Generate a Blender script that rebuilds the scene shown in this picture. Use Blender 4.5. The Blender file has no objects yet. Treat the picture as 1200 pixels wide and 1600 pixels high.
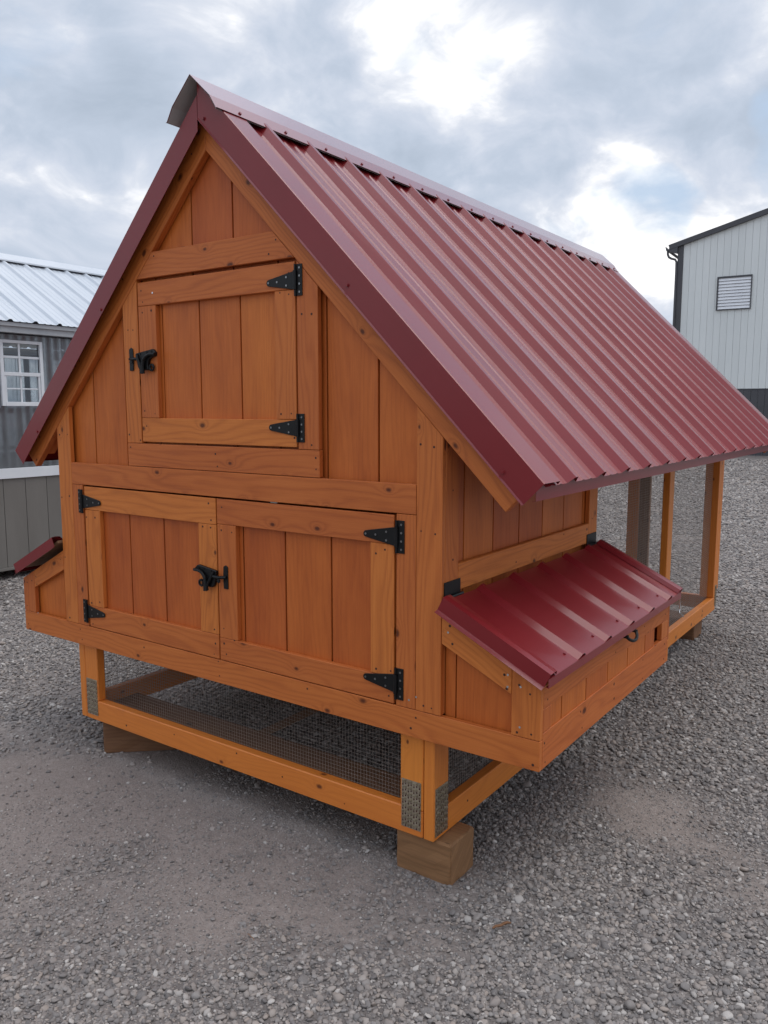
import bpy, bmesh, math, random
import numpy as np
from mathutils import Vector, Matrix
random.seed(7)
rng = np.random.default_rng(11)
S = bpy.context.scene
COL = S.collection
R = math.radians
G = -0.135            # ground level; z = 0 is the underside of the coop's bottom rails

# ------------------------------------------------------------------ camera
cam_d = bpy.data.cameras.new('camera')
cam = bpy.data.objects.new('camera', cam_d); COL.objects.link(cam)
CL = Vector((2.1333, -1.9732, 1.3378))
yaw, pitch, roll, FPX = .615, -.1275, .0009, 1252.7
fwd = Vector((-math.sin(yaw)*math.cos(pitch), math.cos(yaw)*math.cos(pitch), math.sin(pitch)))
rt = Vector((math.cos(yaw), math.sin(yaw), 0)); up = rt.cross(fwd)
r2 = math.cos(roll)*rt + math.sin(roll)*up; u2 = -math.sin(roll)*rt + math.cos(roll)*up
M = Matrix((r2, u2, -fwd)).transposed().to_4x4(); M.translation = CL
cam.matrix_world = M
cam_d.sensor_fit = 'VERTICAL'; cam_d.sensor_height = 24; cam_d.lens = FPX/1600*24
cam_d.clip_start = .02; cam_d.clip_end = 2000
S.camera = cam

# ------------------------------------------------------------------ node helpers
def new_mat(name):
    m = bpy.data.materials.new(name); m.use_nodes = True
    nt = m.node_tree; nt.nodes.clear()
    return m, nt
class NT:
    def __init__(s, nt): s.nt = nt
    def n(s, typ, _ins=None, **kw):
        nd = s.nt.nodes.new(typ)
        for k, v in kw.items(): setattr(nd, k, v)
        if _ins:
            for k, v in _ins.items():
                sock = nd.inputs[k]
                if isinstance(v, bpy.types.NodeSocket): s.nt.links.new(v, sock)
                else: sock.default_value = v
        return nd
    def math(s, op, a, b=None, c=None, clamp=False):
        nd = s.nt.nodes.new('ShaderNodeMath'); nd.operation = op; nd.use_clamp = clamp
        for i, v in enumerate((a, b, c)):
            if v is None: continue
            if isinstance(v, bpy.types.NodeSocket): s.nt.links.new(v, nd.inputs[i])
            else: nd.inputs[i].default_value = v
        return nd.outputs[0]
    def vmath(s, op, a, b=None):
        nd = s.nt.nodes.new('ShaderNodeVectorMath'); nd.operation = op
        for i, v in enumerate((a, b)):
            if v is None: continue
            if isinstance(v, bpy.types.NodeSocket): s.nt.links.new(v, nd.inputs[i])
            else: nd.inputs[i].default_value = v
        return nd.outputs[0]
    def ramp(s, fac, stops, interp='LINEAR'):
        nd = s.nt.nodes.new('ShaderNodeValToRGB'); nd.color_ramp.interpolation = interp
        e = nd.color_ramp.elements
        while len(e) > 1: e.remove(e[-1])
        e[0].position = stops[0][0]; e[0].color = col(stops[0][1])
        for p, c in stops[1:]:
            x = e.new(p); x.color = col(c)
        s.nt.links.new(fac, nd.inputs[0]); return nd.outputs[0]
    def mix(s, fac, a, b, bt='MIX'):
        nd = s.nt.nodes.new('ShaderNodeMix'); nd.data_type = 'RGBA'; nd.blend_type = bt
        for i, v in ((0, fac), (6, a), (7, b)):
            if isinstance(v, bpy.types.NodeSocket): s.nt.links.new(v, nd.inputs[i])
            elif i == 0: nd.inputs[0].default_value = v
            else: nd.inputs[i].default_value = col(v)
        return nd.outputs[2]
    def maprange(s, v, a, b, c=0., d=1.):
        nd = s.nt.nodes.new('ShaderNodeMapRange'); nd.clamp = True
        s.nt.links.new(v, nd.inputs[0])
        for i, x in enumerate((a, b, c, d)): nd.inputs[i+1].default_value = x
        return nd.outputs[0]
def col(c):
    if isinstance(c, (int, float)): return (c, c, c, 1)
    return tuple(c) if len(c) == 4 else (*c, 1)

# ------------------------------------------------------------------ world: overcast sky with broken cumulus
SUN_EL, SUN_AZ = R(68), R(48)      # azimuth of the sun measured from +y towards +x
W = bpy.data.worlds.new('World'); S.world = W; W.use_nodes = True
wt = W.node_tree; wt.nodes.clear(); w = NT(wt)
sky = w.n('ShaderNodeTexSky', sky_type='NISHITA', sun_disc=False, sun_elevation=SUN_EL, sun_rotation=SUN_AZ,
          altitude=300, air_density=1.0, dust_density=2.5, ozone_density=1.0)
tc = w.n('ShaderNodeTexCoord').outputs['Generated']
sep = w.n('ShaderNodeSeparateXYZ', {0: tc})
zc = w.math('MAXIMUM', sep.outputs[2], 0.0)
den = w.math('ADD', zc, 0.42)
px = w.math('DIVIDE', sep.outputs[0], den); py = w.math('DIVIDE', sep.outputs[1], den)
pv = w.n('ShaderNodeCombineXYZ', {0: px, 1: py, 2: 0.0}).outputs[0]
OFF = (3.1, 7.7, 0.0)
pv = w.vmath('ADD', pv, OFF)
warp = w.n('ShaderNodeTexNoise', {'Vector': pv, 'Scale': 1.6, 'Detail': 3.0}).outputs[1]
pw = w.vmath('ADD', pv, w.vmath('MULTIPLY', w.vmath('SUBTRACT', warp, (.5, .5, .5)), (.55, .55, 0)))
big = w.n('ShaderNodeTexNoise', {'Vector': w.vmath('ADD', pw, (9.1, 4.4, 1.)), 'Scale': 1.5, 'Detail': 8.0, 'Roughness': .52}).outputs[0]
med = w.n('ShaderNodeTexNoise', {'Vector': pw, 'Scale': 2.3, 'Detail': 12.0, 'Roughness': .58}).outputs[0]
vor = w.n('ShaderNodeTexVoronoi', {'Vector': pw, 'Scale': 5.5, 'Detail': 2.0, 'Roughness': .5}, feature='SMOOTH_F1', voronoi_dimensions='2D').outputs[0]
puff = w.n('ShaderNodeTexNoise', {'Vector': pw, 'Scale': 7.0, 'Detail': 8.0, 'Roughness': .62}).outputs[0]
shade = w.math('SUBTRACT', med, w.math('MULTIPLY', w.math('SUBTRACT', vor, .4), .16))
shade = w.math('ADD', shade, w.math('MULTIPLY', w.math('SUBTRACT', puff, .5), .22))
low = w.maprange(zc, .0, .50, .05, -.01)               # whiter, more open cloud towards the horizon
shade = w.math('ADD', w.math('MULTIPLY_ADD', shade, 1.0, .025), low)
def sky_blob(acc, x, y, deg, amp):                     # a cloud bank or a gap seen in this direction
    d = (fwd + (x-600)/FPX*r2 - (y-800)/FPX*u2).normalized()
    nd = wt.nodes.new('ShaderNodeVectorMath'); nd.operation = 'DOT_PRODUCT'
    wt.links.new(tcw, nd.inputs[0]); nd.inputs[1].default_value = d
    mr = wt.nodes.new('ShaderNodeMapRange'); mr.interpolation_type = 'SMOOTHSTEP'
    wt.links.new(nd.outputs['Value'], mr.inputs[0])
    for i, v in enumerate((math.cos(R(deg)), 1.0, 0.0, amp)): mr.inputs[i+1].default_value = v
    return w.math('ADD', acc, mr.outputs[0])
wn = w.n('ShaderNodeTexNoise', {'Vector': tc, 'Scale': 7.0, 'Detail': 5.0}).outputs[1]
tcw = w.vmath('NORMALIZE', w.vmath('ADD', tc, w.vmath('MULTIPLY', w.vmath('SUBTRACT', wn, (.5, .5, .5)), (.22, .22, .22))))
for bl_ in [(400, 60, 9, .10), (720, 60, 9, .10), (40, 200, 7, .09), (880, 275, 6, .10), (1040, 235, 5, .09), (1110, 50, 8, .05), (100, 385, 8, .08), (1000, 390, 9, .07), (560, 30, 8, .05),
            (130, 300, 9, -.10), (620, 220, 13, -.10), (960, 150, 11, -.08), (90, 70, 9, -.03), (1150, 140, 8, -.05), (250, 180, 6, -.05)]:
    shade = sky_blob(shade, *bl_)
for bl_ in [(1200, 240, 4, -.15), (1000, 312, 4, -.14), (590, 18, 3.0, -.08), (745, 40, 2.5, -.05)]:
    big = sky_blob(big, *bl_)
ccol = w.ramp(shade, [(.30, (.30, .35, .425)), (.42, (.355, .405, .485)), (.50, (.42, .46, .535)), (.55, (.485, .515, .575)), (.58, (.565, .585, .63)), (.615, (.69, .695, .71)), (.70, (.82, .81, .81))])
cov = w.maprange(big, .35, .43, .10, 1)                  # holes of blue between the clouds
bg_s = w.n('ShaderNodeBackground', {'Color': w.mix(.6, sky.outputs[0], (4.6, 5.6, 6.8)), 'Strength': .082})
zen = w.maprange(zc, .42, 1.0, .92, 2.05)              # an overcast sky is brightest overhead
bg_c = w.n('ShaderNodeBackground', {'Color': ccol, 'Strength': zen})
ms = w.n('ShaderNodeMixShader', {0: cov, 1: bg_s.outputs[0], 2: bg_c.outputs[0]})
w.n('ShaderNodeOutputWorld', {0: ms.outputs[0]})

sd = bpy.data.lights.new('sun', 'SUN'); sd.energy = .70; sd.angle = R(40); sd.color = (1, .95, .88)
so = bpy.data.objects.new('sun', sd); COL.objects.link(so)
sdir = Vector((math.sin(SUN_AZ)*math.cos(SUN_EL), math.cos(SUN_AZ)*math.cos(SUN_EL), math.sin(SUN_EL)))
so.rotation_euler = sdir.to_track_quat('Z', 'Y').to_euler()
vs = S.view_settings; vs.view_transform = 'Standard'; vs.look = 'None'; vs.gamma = 1; vs.exposure = 0.74
vs.use_curve_mapping = False

# ------------------------------------------------------------------ materials
def princ(t, **kw):
    names = {'color': 'Base Color', 'rough': 'Roughness', 'metal': 'Metallic', 'spec': 'Specular IOR Level', 'normal': 'Normal',
             'coat': 'Coat Weight', 'coat_rough': 'Coat Roughness', 'coat_ior': 'Coat IOR', 'trans': 'Transmission Weight', 'ior': 'IOR', 'alpha': 'Alpha'}
    p = t.n('ShaderNodeBsdfPrincipled')
    for k, v in kw.items():
        s = p.inputs[names[k]]
        if isinstance(v, bpy.types.NodeSocket): t.nt.links.new(v, s)
        elif k == 'color': s.default_value = col(v)
        else: s.default_value = v
    t.n('ShaderNodeOutputMaterial', {0: p.outputs[0]})
    return p

def wood(name, light, mid, dark, knot=1.0, ring=1.0, rough=.55, var=.18, blotch=.25, spec=.35, scale=1.0):
    m, nt = new_mat(name); t = NT(nt)
    uv = t.n('ShaderNodeUVMap').outputs[0]
    rnd = t.n('ShaderNodeObjectInfo').outputs['Random']
    off = t.n('ShaderNodeCombineXYZ', {0: t.math('MULTIPLY', rnd, 37.3), 1: t.math('MULTIPLY', rnd, 91.7), 2: t.math('MULTIPLY', rnd, 13.1)}).outputs[0]
    p = t.vmath('ADD', uv, off)
    # knots
    kp = t.vmath('MULTIPLY', p, (4.3*scale, 7.0*scale, 1))
    kd = t.n('ShaderNodeTexNoise', {'Vector': t.vmath('MULTIPLY', p, (30, 30, 1)), 'Scale': 1.0, 'Detail': 2.0}).outputs[0]
    vo = t.n('ShaderNodeTexVoronoi', {'Vector': kp, 'Scale': 1.0, 'Randomness': 1.0}, voronoi_dimensions='2D')
    csel = t.n('ShaderNodeSeparateColor', {0: vo.outputs['Color']})
    sel = t.math('MULTIPLY', t.math('GREATER_THAN', csel.outputs[0], .36), knot)
    dist = t.math('ADD', vo.outputs['Distance'], t.math('MULTIPLY', t.math('SUBTRACT', kd, .5), .05))
    size = t.maprange(csel.outputs[1], 0, 1, .035, .088)
    kn = t.math('MULTIPLY', t.math('SUBTRACT', 1.0, t.math('DIVIDE', dist, size), clamp=True), sel, clamp=True)
    infl = t.math('MULTIPLY', t.math('POWER', 2.718, t.math('MULTIPLY', dist, -13.0)), sel)
    # rings, warped round the knots
    wv = t.n('ShaderNodeTexNoise', {'Vector': t.vmath('MULTIPLY', p, (1.1, 7, 1)), 'Scale': 1.0, 'Detail': 2.0}).outputs[0]
    sy = t.n('ShaderNodeSeparateXYZ', {0: p}).outputs[1]
    ph = t.math('ADD', t.math('MULTIPLY', sy, 260.0*scale), t.math('MULTIPLY', wv, 62.0))
    ph = t.math('ADD', ph, t.math('MULTIPLY', infl, 26.0))
    rg = t.math('MULTIPLY_ADD', t.math('SINE', ph), .5, .5)
    rg = t.math('POWER', rg, 2.2)
    fib = t.n('ShaderNodeTexNoise', {'Vector': t.vmath('MULTIPLY', p, (9, 420, 1)), 'Scale': 1.0, 'Detail': 3.0, 'Roughness': .6}).outputs[0]
    bl = t.n('ShaderNodeTexNoise', {'Vector': t.vmath('MULTIPLY', p, (2.6, 9, 1)), 'Scale': 1.0, 'Detail': 5.0, 'Roughness': .62}).outputs[0]
    f = t.math('MULTIPLY', rg, .34*ring)
    f = t.math('ADD', f, t.math('MULTIPLY', t.math('SUBTRACT', fib, .5), .55))
    f = t.math('ADD', f, t.math('MULTIPLY', t.math('SUBTRACT', bl, .5), 2.2*blotch))
    f = t.math('ADD', f, .36)
    c = t.ramp(f, [(.1, light), (.5, mid), (1.0, dark)])
    kc = t.mix(t.math('MULTIPLY', kn, 1.6, clamp=True), c, tuple(x*.27 for x in dark))
    halo = t.math('MULTIPLY', infl, .30, clamp=True)
    kc = t.mix(halo, kc, tuple(x*.8 for x in dark))
    vr = t.math('MULTIPLY_ADD', rnd, 2*var, 1-var)
    hs = t.n('ShaderNodeHueSaturation', {'Hue': t.math('MULTIPLY_ADD', rnd, .008, .4955), 'Saturation': 1.0, 'Value': vr, 'Fac': 1.0, 'Color': kc}).outputs[0]
    hgt = t.math('SUBTRACT', t.math('MULTIPLY', fib, .7), t.math('MULTIPLY', rg, .35*ring))
    hgt = t.math('SUBTRACT', hgt, t.math('MULTIPLY', kn, .6))
    b = t.n('ShaderNodeBump', {'Strength': .35, 'Distance': .0012, 'Height': hgt}).outputs[0]
    princ(t, color=hs, rough=t.math('MULTIPLY_ADD', fib, .2, rough-.1), spec=spec, normal=b)
    return m

def noisy(name, c1, c2, scale=6, rough=.5, metal=0., bump=.1, bdist=.002, coat_ior=1.5, coat=0, coat_rough=.2, spec=.5, rvar=.12, detail=5, stretch=(1, 1, 1)):
    m, nt = new_mat(name); t = NT(nt)
    oc = t.n('ShaderNodeTexCoord').outputs['Object']
    oc = t.vmath('MULTIPLY', oc, stretch)
    n1 = t.n('ShaderNodeTexNoise', {'Vector': oc, 'Scale': scale, 'Detail': float(detail), 'Roughness': .6}).outputs[0]
    n2 = t.n('ShaderNodeTexNoise', {'Vector': oc, 'Scale': scale*14, 'Detail': 3.0}).outputs[0]
    c = t.mix(t.maprange(n1, .35, .65), c1, c2)
    rnd = t.n('ShaderNodeObjectInfo').outputs['Random']
    c = t.n('ShaderNodeHueSaturation', {'Value': t.math('MULTIPLY_ADD', rnd, .08, .96), 'Color': c}).outputs[0]
    b = t.n('ShaderNodeBump', {'Strength': bump, 'Distance': bdist, 'Height': n2}).outputs[0]
    princ(t, color=c, rough=t.math('MULTIPLY_ADD', n1, 2*rvar, rough-rvar), metal=metal, spec=spec, normal=b, coat=coat, coat_rough=coat_rough, coat_ior=coat_ior)
    return m

MT = {}
MT['trim'] = wood('stained_cedar', (.61, .184, .038), (.495, .134, .026), (.285, .066, .016), ring=.66, blotch=.24, var=.11)
MT['siding'] = wood('stained_plywood', (.57, .150, .026), (.445, .105, .017), (.24, .049, .010), knot=.0, ring=.30, blotch=.46, var=.10, rough=.5)
MT['groove'] = noisy('dark_groove_backing', (.10, .022, .007), (.14, .030, .009), scale=8, rough=.6)  # sheathing coloured darker than the planks so the grooves read dark
MT['frame'] = wood('stained_pine', (.74, .240, .036), (.62, .180, .026), (.40, .095, .018), ring=.36, rough=.42, var=.05, blotch=.16, spec=.5)
MT['inner'] = wood('unstained_pine', (.30, .17, .095), (.23, .12, .065), (.13, .06, .035), ring=.5, var=.1)
MT['block'] = wood('weathered_timber', (.27, .135, .062), (.195, .095, .043), (.09, .043, .022), ring=.5, knot=.4, blotch=.5, rough=.75)
MT['red'] = noisy('red_painted_steel', (.190, .0125, .0150), (.210, .0145, .018), scale=3, rough=.36, bump=.0, bdist=.0006, coat=.85, coat_rough=.20, coat_ior=1.33, spec=.22, rvar=.05)
MT['redcap'] = noisy('glossy_red_ridge_steel', (.21, .03, .035), (.24, .04, .045), scale=3, rough=.30, bump=0, coat=1.0, coat_rough=.12, spec=1.0, rvar=.05)  # same paint as the roof; extra gloss and paler red imitate sky sheen
MT['backing'] = noisy('bare_steel_underside', (.42, .40, .38), (.46, .44, .42), scale=3, rough=.5)
MT['galv'] = noisy('galvanised_steel', (.50, .45, .36), (.64, .59, .48), scale=40, rough=.40, metal=1., bump=.15)
MT['wire'] = noisy('galvanised_wire', (.36, .32, .28), (.44, .39, .35), scale=30, rough=.5, metal=.3, bump=.0)
MT['black'] = noisy('black_powder_coat', (.004, .004, .0042), (.006, .006, .0065), scale=30, rough=.42, bump=.2, bdist=.0004, spec=.3)
MT['chrome'] = noisy('bright_steel', (.7, .7, .7), (.8, .8, .8), scale=30, rough=.25, metal=1.)
MT['nail'] = noisy('nail_hole', (.035, .010, .005), (.07, .02, .01), scale=30, rough=.7)
MT['white_roof'] = noisy('white_roof_steel', (.42, .455, .50), (.48, .51, .55), scale=2, rough=.32, bump=.03, coat=.2, stretch=(1, 3, 1))
MT['white'] = noisy('white_paint', (.70, .72, .74), (.77, .78, .79), scale=5, rough=.45)
MT['grey'] = noisy('grey_skirting', (.165, .150, .132), (.19, .174, .154), scale=5, rough=.6, bump=.25, stretch=(1, 1, .2))
MT['greytrim'] = noisy('grey_trim', (.36, .375, .39), (.42, .43, .44), scale=5, rough=.5)
MT['stud'] = wood('brown_stud', (.13, .07, .055), (.10, .05, .04), (.06, .03, .022), ring=.3)
MT['barn'] = noisy('pale_barn_steel', (.66, .685, .67), (.70, .72, .705), scale=1.2, rough=.45, bump=.03, stretch=(1, 1, .3))
MT['charcoal'] = noisy('charcoal_steel', (.055, .055, .062), (.068, .068, .075), scale=1.5, rough=.45, bump=.03)
MT['vent'] = noisy('white_louvre', (.70, .71, .74), (.76, .77, .79), scale=3, rough=.5)

def translucent():
    m, nt = new_mat('polycarbonate'); t = NT(nt)
    oc = t.n('ShaderNodeTexCoord').outputs['Object']
    n1 = t.n('ShaderNodeTexNoise', {'Vector': oc, 'Scale': 4.0, 'Detail': 4.0}).outputs[0]
    gl = t.n('ShaderNodeBsdfGlossy', {'Color': (.9, .93, .96, 1), 'Roughness': .16})
    rf = t.n('ShaderNodeBsdfTransparent', {'Color': (.84, .87, .89, 1)})
    tl = t.n('ShaderNodeBsdfTranslucent', {'Color': (.75, .78, .80, 1)})
    m1 = t.n('ShaderNodeMixShader', {0: t.math('MULTIPLY_ADD', n1, .4, .10), 1: rf.outputs[0], 2: tl.outputs[0]})
    df = t.n('ShaderNodeBsdfDiffuse', {'Color': (.46, .475, .485, 1)})
    m1 = t.n('ShaderNodeMixShader', {0: t.math('MULTIPLY_ADD', n1, .3, .02), 1: m1.outputs[0], 2: df.outputs[0]})
    fr = t.n('ShaderNodeFresnel', {'IOR': 1.5})
    m2 = t.n('ShaderNodeMixShader', {0: fr.outputs[0], 1: m1.outputs[0], 2: gl.outputs[0]})
    t.n('ShaderNodeOutputMaterial', {0: m2.outputs[0]}); return m
MT['poly'] = translucent()
def glass():
    m, nt = new_mat('window_glass'); t = NT(nt)
    gl = t.n('ShaderNodeBsdfGlossy', {'Color': (.95, .97, 1, 1), 'Roughness': .02})
    tr = t.n('ShaderNodeBsdfTransparent', {'Color': (.80, .83, .85, 1)})
    fr = t.n('ShaderNodeFresnel', {'IOR': 1.55})
    m2 = t.n('ShaderNodeMixShader', {0: fr.outputs[0], 1: tr.outputs[0], 2: gl.outputs[0]})
    t.n('ShaderNodeOutputMaterial', {0: m2.outputs[0]}); return m
MT['glass'] = glass()

# ------------------------------------------------------------------ object helpers
def tag(o, label=None, cat=None, group=None, kind=None):
    if label: o['label'] = label
    if cat: o['category'] = cat
    if group: o['group'] = group
    if kind: o['kind'] = kind
    return o
WORLD_OFF = {}
def link(name, me, mat, parent=None, local=False):
    o = bpy.data.objects.new(name, me); COL.objects.link(o)
    if mat is not None: me.materials.append(mat)
    if parent is not None:
        o.parent = parent
        if parent.type == 'EMPTY' and not local: o.location = -parent.location
    return o
def thing(name, loc, label, cat, group=None, rz=0):
    o = bpy.data.objects.new(name, None); COL.objects.link(o)
    o.location = loc; o.rotation_euler.z = rz; o.empty_display_size = .2
    return tag(o, label, cat, group)
def uv_all(bm, g):
    g = Vector(g).normalized(); lay = bm.loops.layers.uv.verify()
    bm.normal_update(); bm.faces.ensure_lookup_table()
    for f in bm.faces:
        n = f.normal; q = n.cross(g)
        if q.length < .35:
            a = g.orthogonal().normalized(); b = g.cross(a)
            for l in f.loops: l[lay].uv = (l.vert.co.dot(a)*.6, l.vert.co.dot(b)*3)
        else:
            q.normalize()
            for l in f.loops: l[lay].uv = (l.vert.co.dot(g), l.vert.co.dot(q))
def prism_bm(pts, ext, bev=.0015, bm=None, seg=1):
    own = bm is None
    if own: bm = bmesh.new()
    ext = Vector(ext); pts = [Vector(p) for p in pts]
    a = [bm.verts.new(p) for p in pts]; b = [bm.verts.new(p+ext) for p in pts]
    n = len(pts); fs = []
    fs.append(bm.faces.new(a)); fs.append(bm.faces.new(b[::-1]))
    for i in range(n): fs.append(bm.faces.new((a[i], b[i], b[(i+1) % n], a[(i+1) % n])))
    bmesh.ops.recalc_face_normals(bm, faces=fs)
    if bev:
        es = set(e for f in fs for e in f.edges)
        bmesh.ops.bevel(bm, geom=list(es), offset=bev, segments=seg, affect='EDGES', profile=.5, clamp_overlap=True)
    return bm
def finish(name, bm, mat, parent=None, g=(0, 0, 1), local=False, smooth=False):
    uv_all(bm, g)
    me = bpy.data.meshes.new(name); bm.to_mesh(me); bm.free()
    if smooth:
        for p in me.polygons: p.use_smooth = True
    return link(name, me, mat, parent, local)
def board(name, pts, ext, g, mat, parent, bev=.0015, local=False):
    return finish(name, prism_bm(pts, ext, bev), MT[mat], parent, g, local)
def F(name, poly, y0, y1, g, mat, parent, bev=.0015, local=False):      # polygon in x,z extruded in y
    gv = {'x': (1, 0, 0), 'z': (0, 0, 1)}.get(g, g)
    return board(name, [(x, y0, z) for x, z in poly], (0, y1-y0, 0), gv, mat, parent, bev, local)
def Fb(name, x0, x1, z0, z1, y0, y1, g, mat, parent, bev=.0015, local=False):
    return F(name, [(x0, z0), (x1, z0), (x1, z1), (x0, z1)], y0, y1, g, mat, parent, bev, local)
def Sd(name, poly, x0, x1, g, mat, parent, bev=.0015, local=False):     # polygon in y,z extruded in x
    gv = {'y': (0, 1, 0), 'z': (0, 0, 1)}.get(g, g)
    return board(name, [(x0, y, z) for y, z in poly], (x1-x0, 0, 0), gv, mat, parent, bev, local)
def Sb(name, y0, y1, z0, z1, x0, x1, g, mat, parent, bev=.0015, local=False):
    return Sd(name, [(y0, z0), (y1, z0), (y1, z1), (y0, z1)], x0, x1, g, mat, parent, bev, local)
def tube(bm, pts, r, n=8, cap=True):
    pts = [Vector(p) for p in pts]; rings = []; prev = None
    for i, p in enumerate(pts):
        d = (pts[min(i+1, len(pts)-1)]-pts[max(i-1, 0)]).normalized()
        a = d.orthogonal().normalized() if prev is None else (prev-d*prev.dot(d)).normalized()
        prev = a; b = d.cross(a)
        rr = r[i] if isinstance(r, (list, tuple)) else r
        rings.append([bm.verts.new(p+(a*math.cos(2*math.pi*k/n)+b*math.sin(2*math.pi*k/n))*rr) for k in range(n)])
    for i in range(len(rings)-1):
        for k in range(n): bm.faces.new((rings[i][k], rings[i][(k+1) % n], rings[i+1][(k+1) % n], rings[i+1][k]))
    if cap and n > 2: bm.faces.new(rings[0][::-1]); bm.faces.new(rings[-1])
    return bm
def disc(bm, c, nrm, r, h, n=8):
    nrm = Vector(nrm).normalized(); c = Vector(c)
    return tube(bm, [c, c+nrm*h], r, n)
def box_bm(bm, x0, x1, y0, y1, z0, z1, bev=0):
    return prism_bm([(x0, y0, z0), (x1, y0, z0), (x1, y0, z1), (x0, y0, z1)], (0, y1-y0, 0), bev, bm)

# corrugated steel sheet: profile across (list of (t,h)), running from P0 to P1
def rib_profile(t0, t1, first, pitch, h=.019, base=.062, top=.020, minor=True):
    """points (t, height) between t0 and t1 with major ribs centred at first+k*pitch, cut exactly at t0 and t1"""
    full = []; k = math.floor((t0-first)/pitch)-1
    while first+k*pitch-base/2 < t1+pitch:
        c = first+k*pitch
        full += [(c-base/2, 0), (c-top/2, h), (c+top/2, h), (c+base/2, 0)]
        if minor:
            for q in (.38, .64):
                m = c+pitch*q; full += [(m-.012, 0), (m-.005, .0035), (m+.005, .0035), (m+.012, 0)]
        k += 1
    def at(t):
        for (a, p), (b, q) in zip(full[:-1], full[1:]):
            if a <= t <= b and b > a: return p+(q-p)*(t-a)/(b-a)
        return 0.
    return [(t0, at(t0))]+[p for p in full if t0+1e-4 < p[0] < t1-1e-4]+[(t1, at(t1))]
def sheet(name, prof, O, T, D, N, L, mat, parent, th=.0007, local=False, segs=5, wob=.0006):
    """O origin, T across, D down the slope, N normal"""
    O, T, D, N = Vector(O), Vector(T), Vector(D), Vector(N)
    bm = bmesh.new(); rows = []
    for s in range(segs+1):
        row = []
        for (t, h) in prof:
            j = random.gauss(0, wob) if h < .001 and 0 < s < segs and prof[0][0] < t < prof[-1][0] else 0
            row.append(bm.verts.new(O+T*t+D*(L*s/segs)+N*(h+j)))
        rows.append(row)
    for s in range(segs):
        for i in range(len(prof)-1):
            bm.faces.new((rows[s][i], rows[s+1][i], rows[s+1][i+1], rows[s][i+1]))
    bm.normal_update(); bm.faces.ensure_lookup_table()
    if bm.faces[0].normal.dot(N) < 0: bmesh.ops.reverse_faces(bm, faces=bm.faces)
    bmesh.ops.solidify(bm, geom=list(bm.faces), thickness=th)
    return finish(name, bm, MT[mat], parent, D, local)
def folded(name, prof, ext, mat, parent, th=.0009, closed=False, local=False, g=None):
    """sheet metal flashing: polyline prof (3D points) swept along ext"""
    bm = bmesh.new(); ext = Vector(ext); n = 6
    rows = [[bm.verts.new(Vector(p)+ext*(k/n)) for p in prof] for k in range(n+1)]
    for k in range(n):
        for i in range(len(prof)-1): bm.faces.new((rows[k][i], rows[k+1][i], rows[k+1][i+1], rows[k][i+1]))
    bm.normal_update(); bm.faces.ensure_lookup_table(); bmesh.ops.solidify(bm, geom=list(bm.faces), thickness=th)
    return finish(name, bm, MT[mat], parent, g or ext, local)

# ------------------------------------------------------------------ ground
def vnoise(x, y, seed, cell):
    g = np.random.default_rng(seed).random((256, 256))
    u = x/cell+1000.3; v = y/cell+1000.7
    i = np.floor(u).astype(int); j = np.floor(v).astype(int); a = u-i; b = v-j
    a = a*a*(3-2*a); b = b*b*(3-2*b)
    q = lambda m, n: g[m % 256, n % 256]
    return (q(i, j)*(1-a)+q(i+1, j)*a)*(1-b)+(q(i, j+1)*(1-a)+q(i+1, j+1)*a)*b
def dirt_mask(x, y):
    n = .5*vnoise(x, y, 1, .9)+.3*vnoise(x, y, 2, .35)+.2*vnoise(x, y, 3, .12)
    d = np.zeros_like(x)
    for cx, cy, sx, sy, a, rot in [(-.75, -.35, 1.0, .55, .60, .3), (.35, -.50, .75, .36, .50, .5), (1.55, .75, .55, .22, .50, -.5), (.95, -.15, .35, .22, .30, 0),
                                   (2.3, 1.6, .5, .25, .25, .4), (-2.4, .1, .8, .4, .45, .2), (-3.2, -1.2, 1.2, .7, .4, 0), (4.2, 5.5, 2., .6, .3, .6), (2.4, 9, 1.6, .8, .28, .3)]:
        c, s = math.cos(rot), math.sin(rot); dx, dy = x-cx, y-cy
        u = (dx*c+dy*s)/sx; v = (-dx*s+dy*c)/sy
        d = np.maximum(d, a*np.exp(-(u*u+v*v)*.8))
    return np.clip((n+d-.62)/.30, 0, 1)
def height(x, y):
    return G + .022*(vnoise(x, y, 5, 2.2)-.5)+.012*(vnoise(x, y, 6, .6)-.5)
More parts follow.
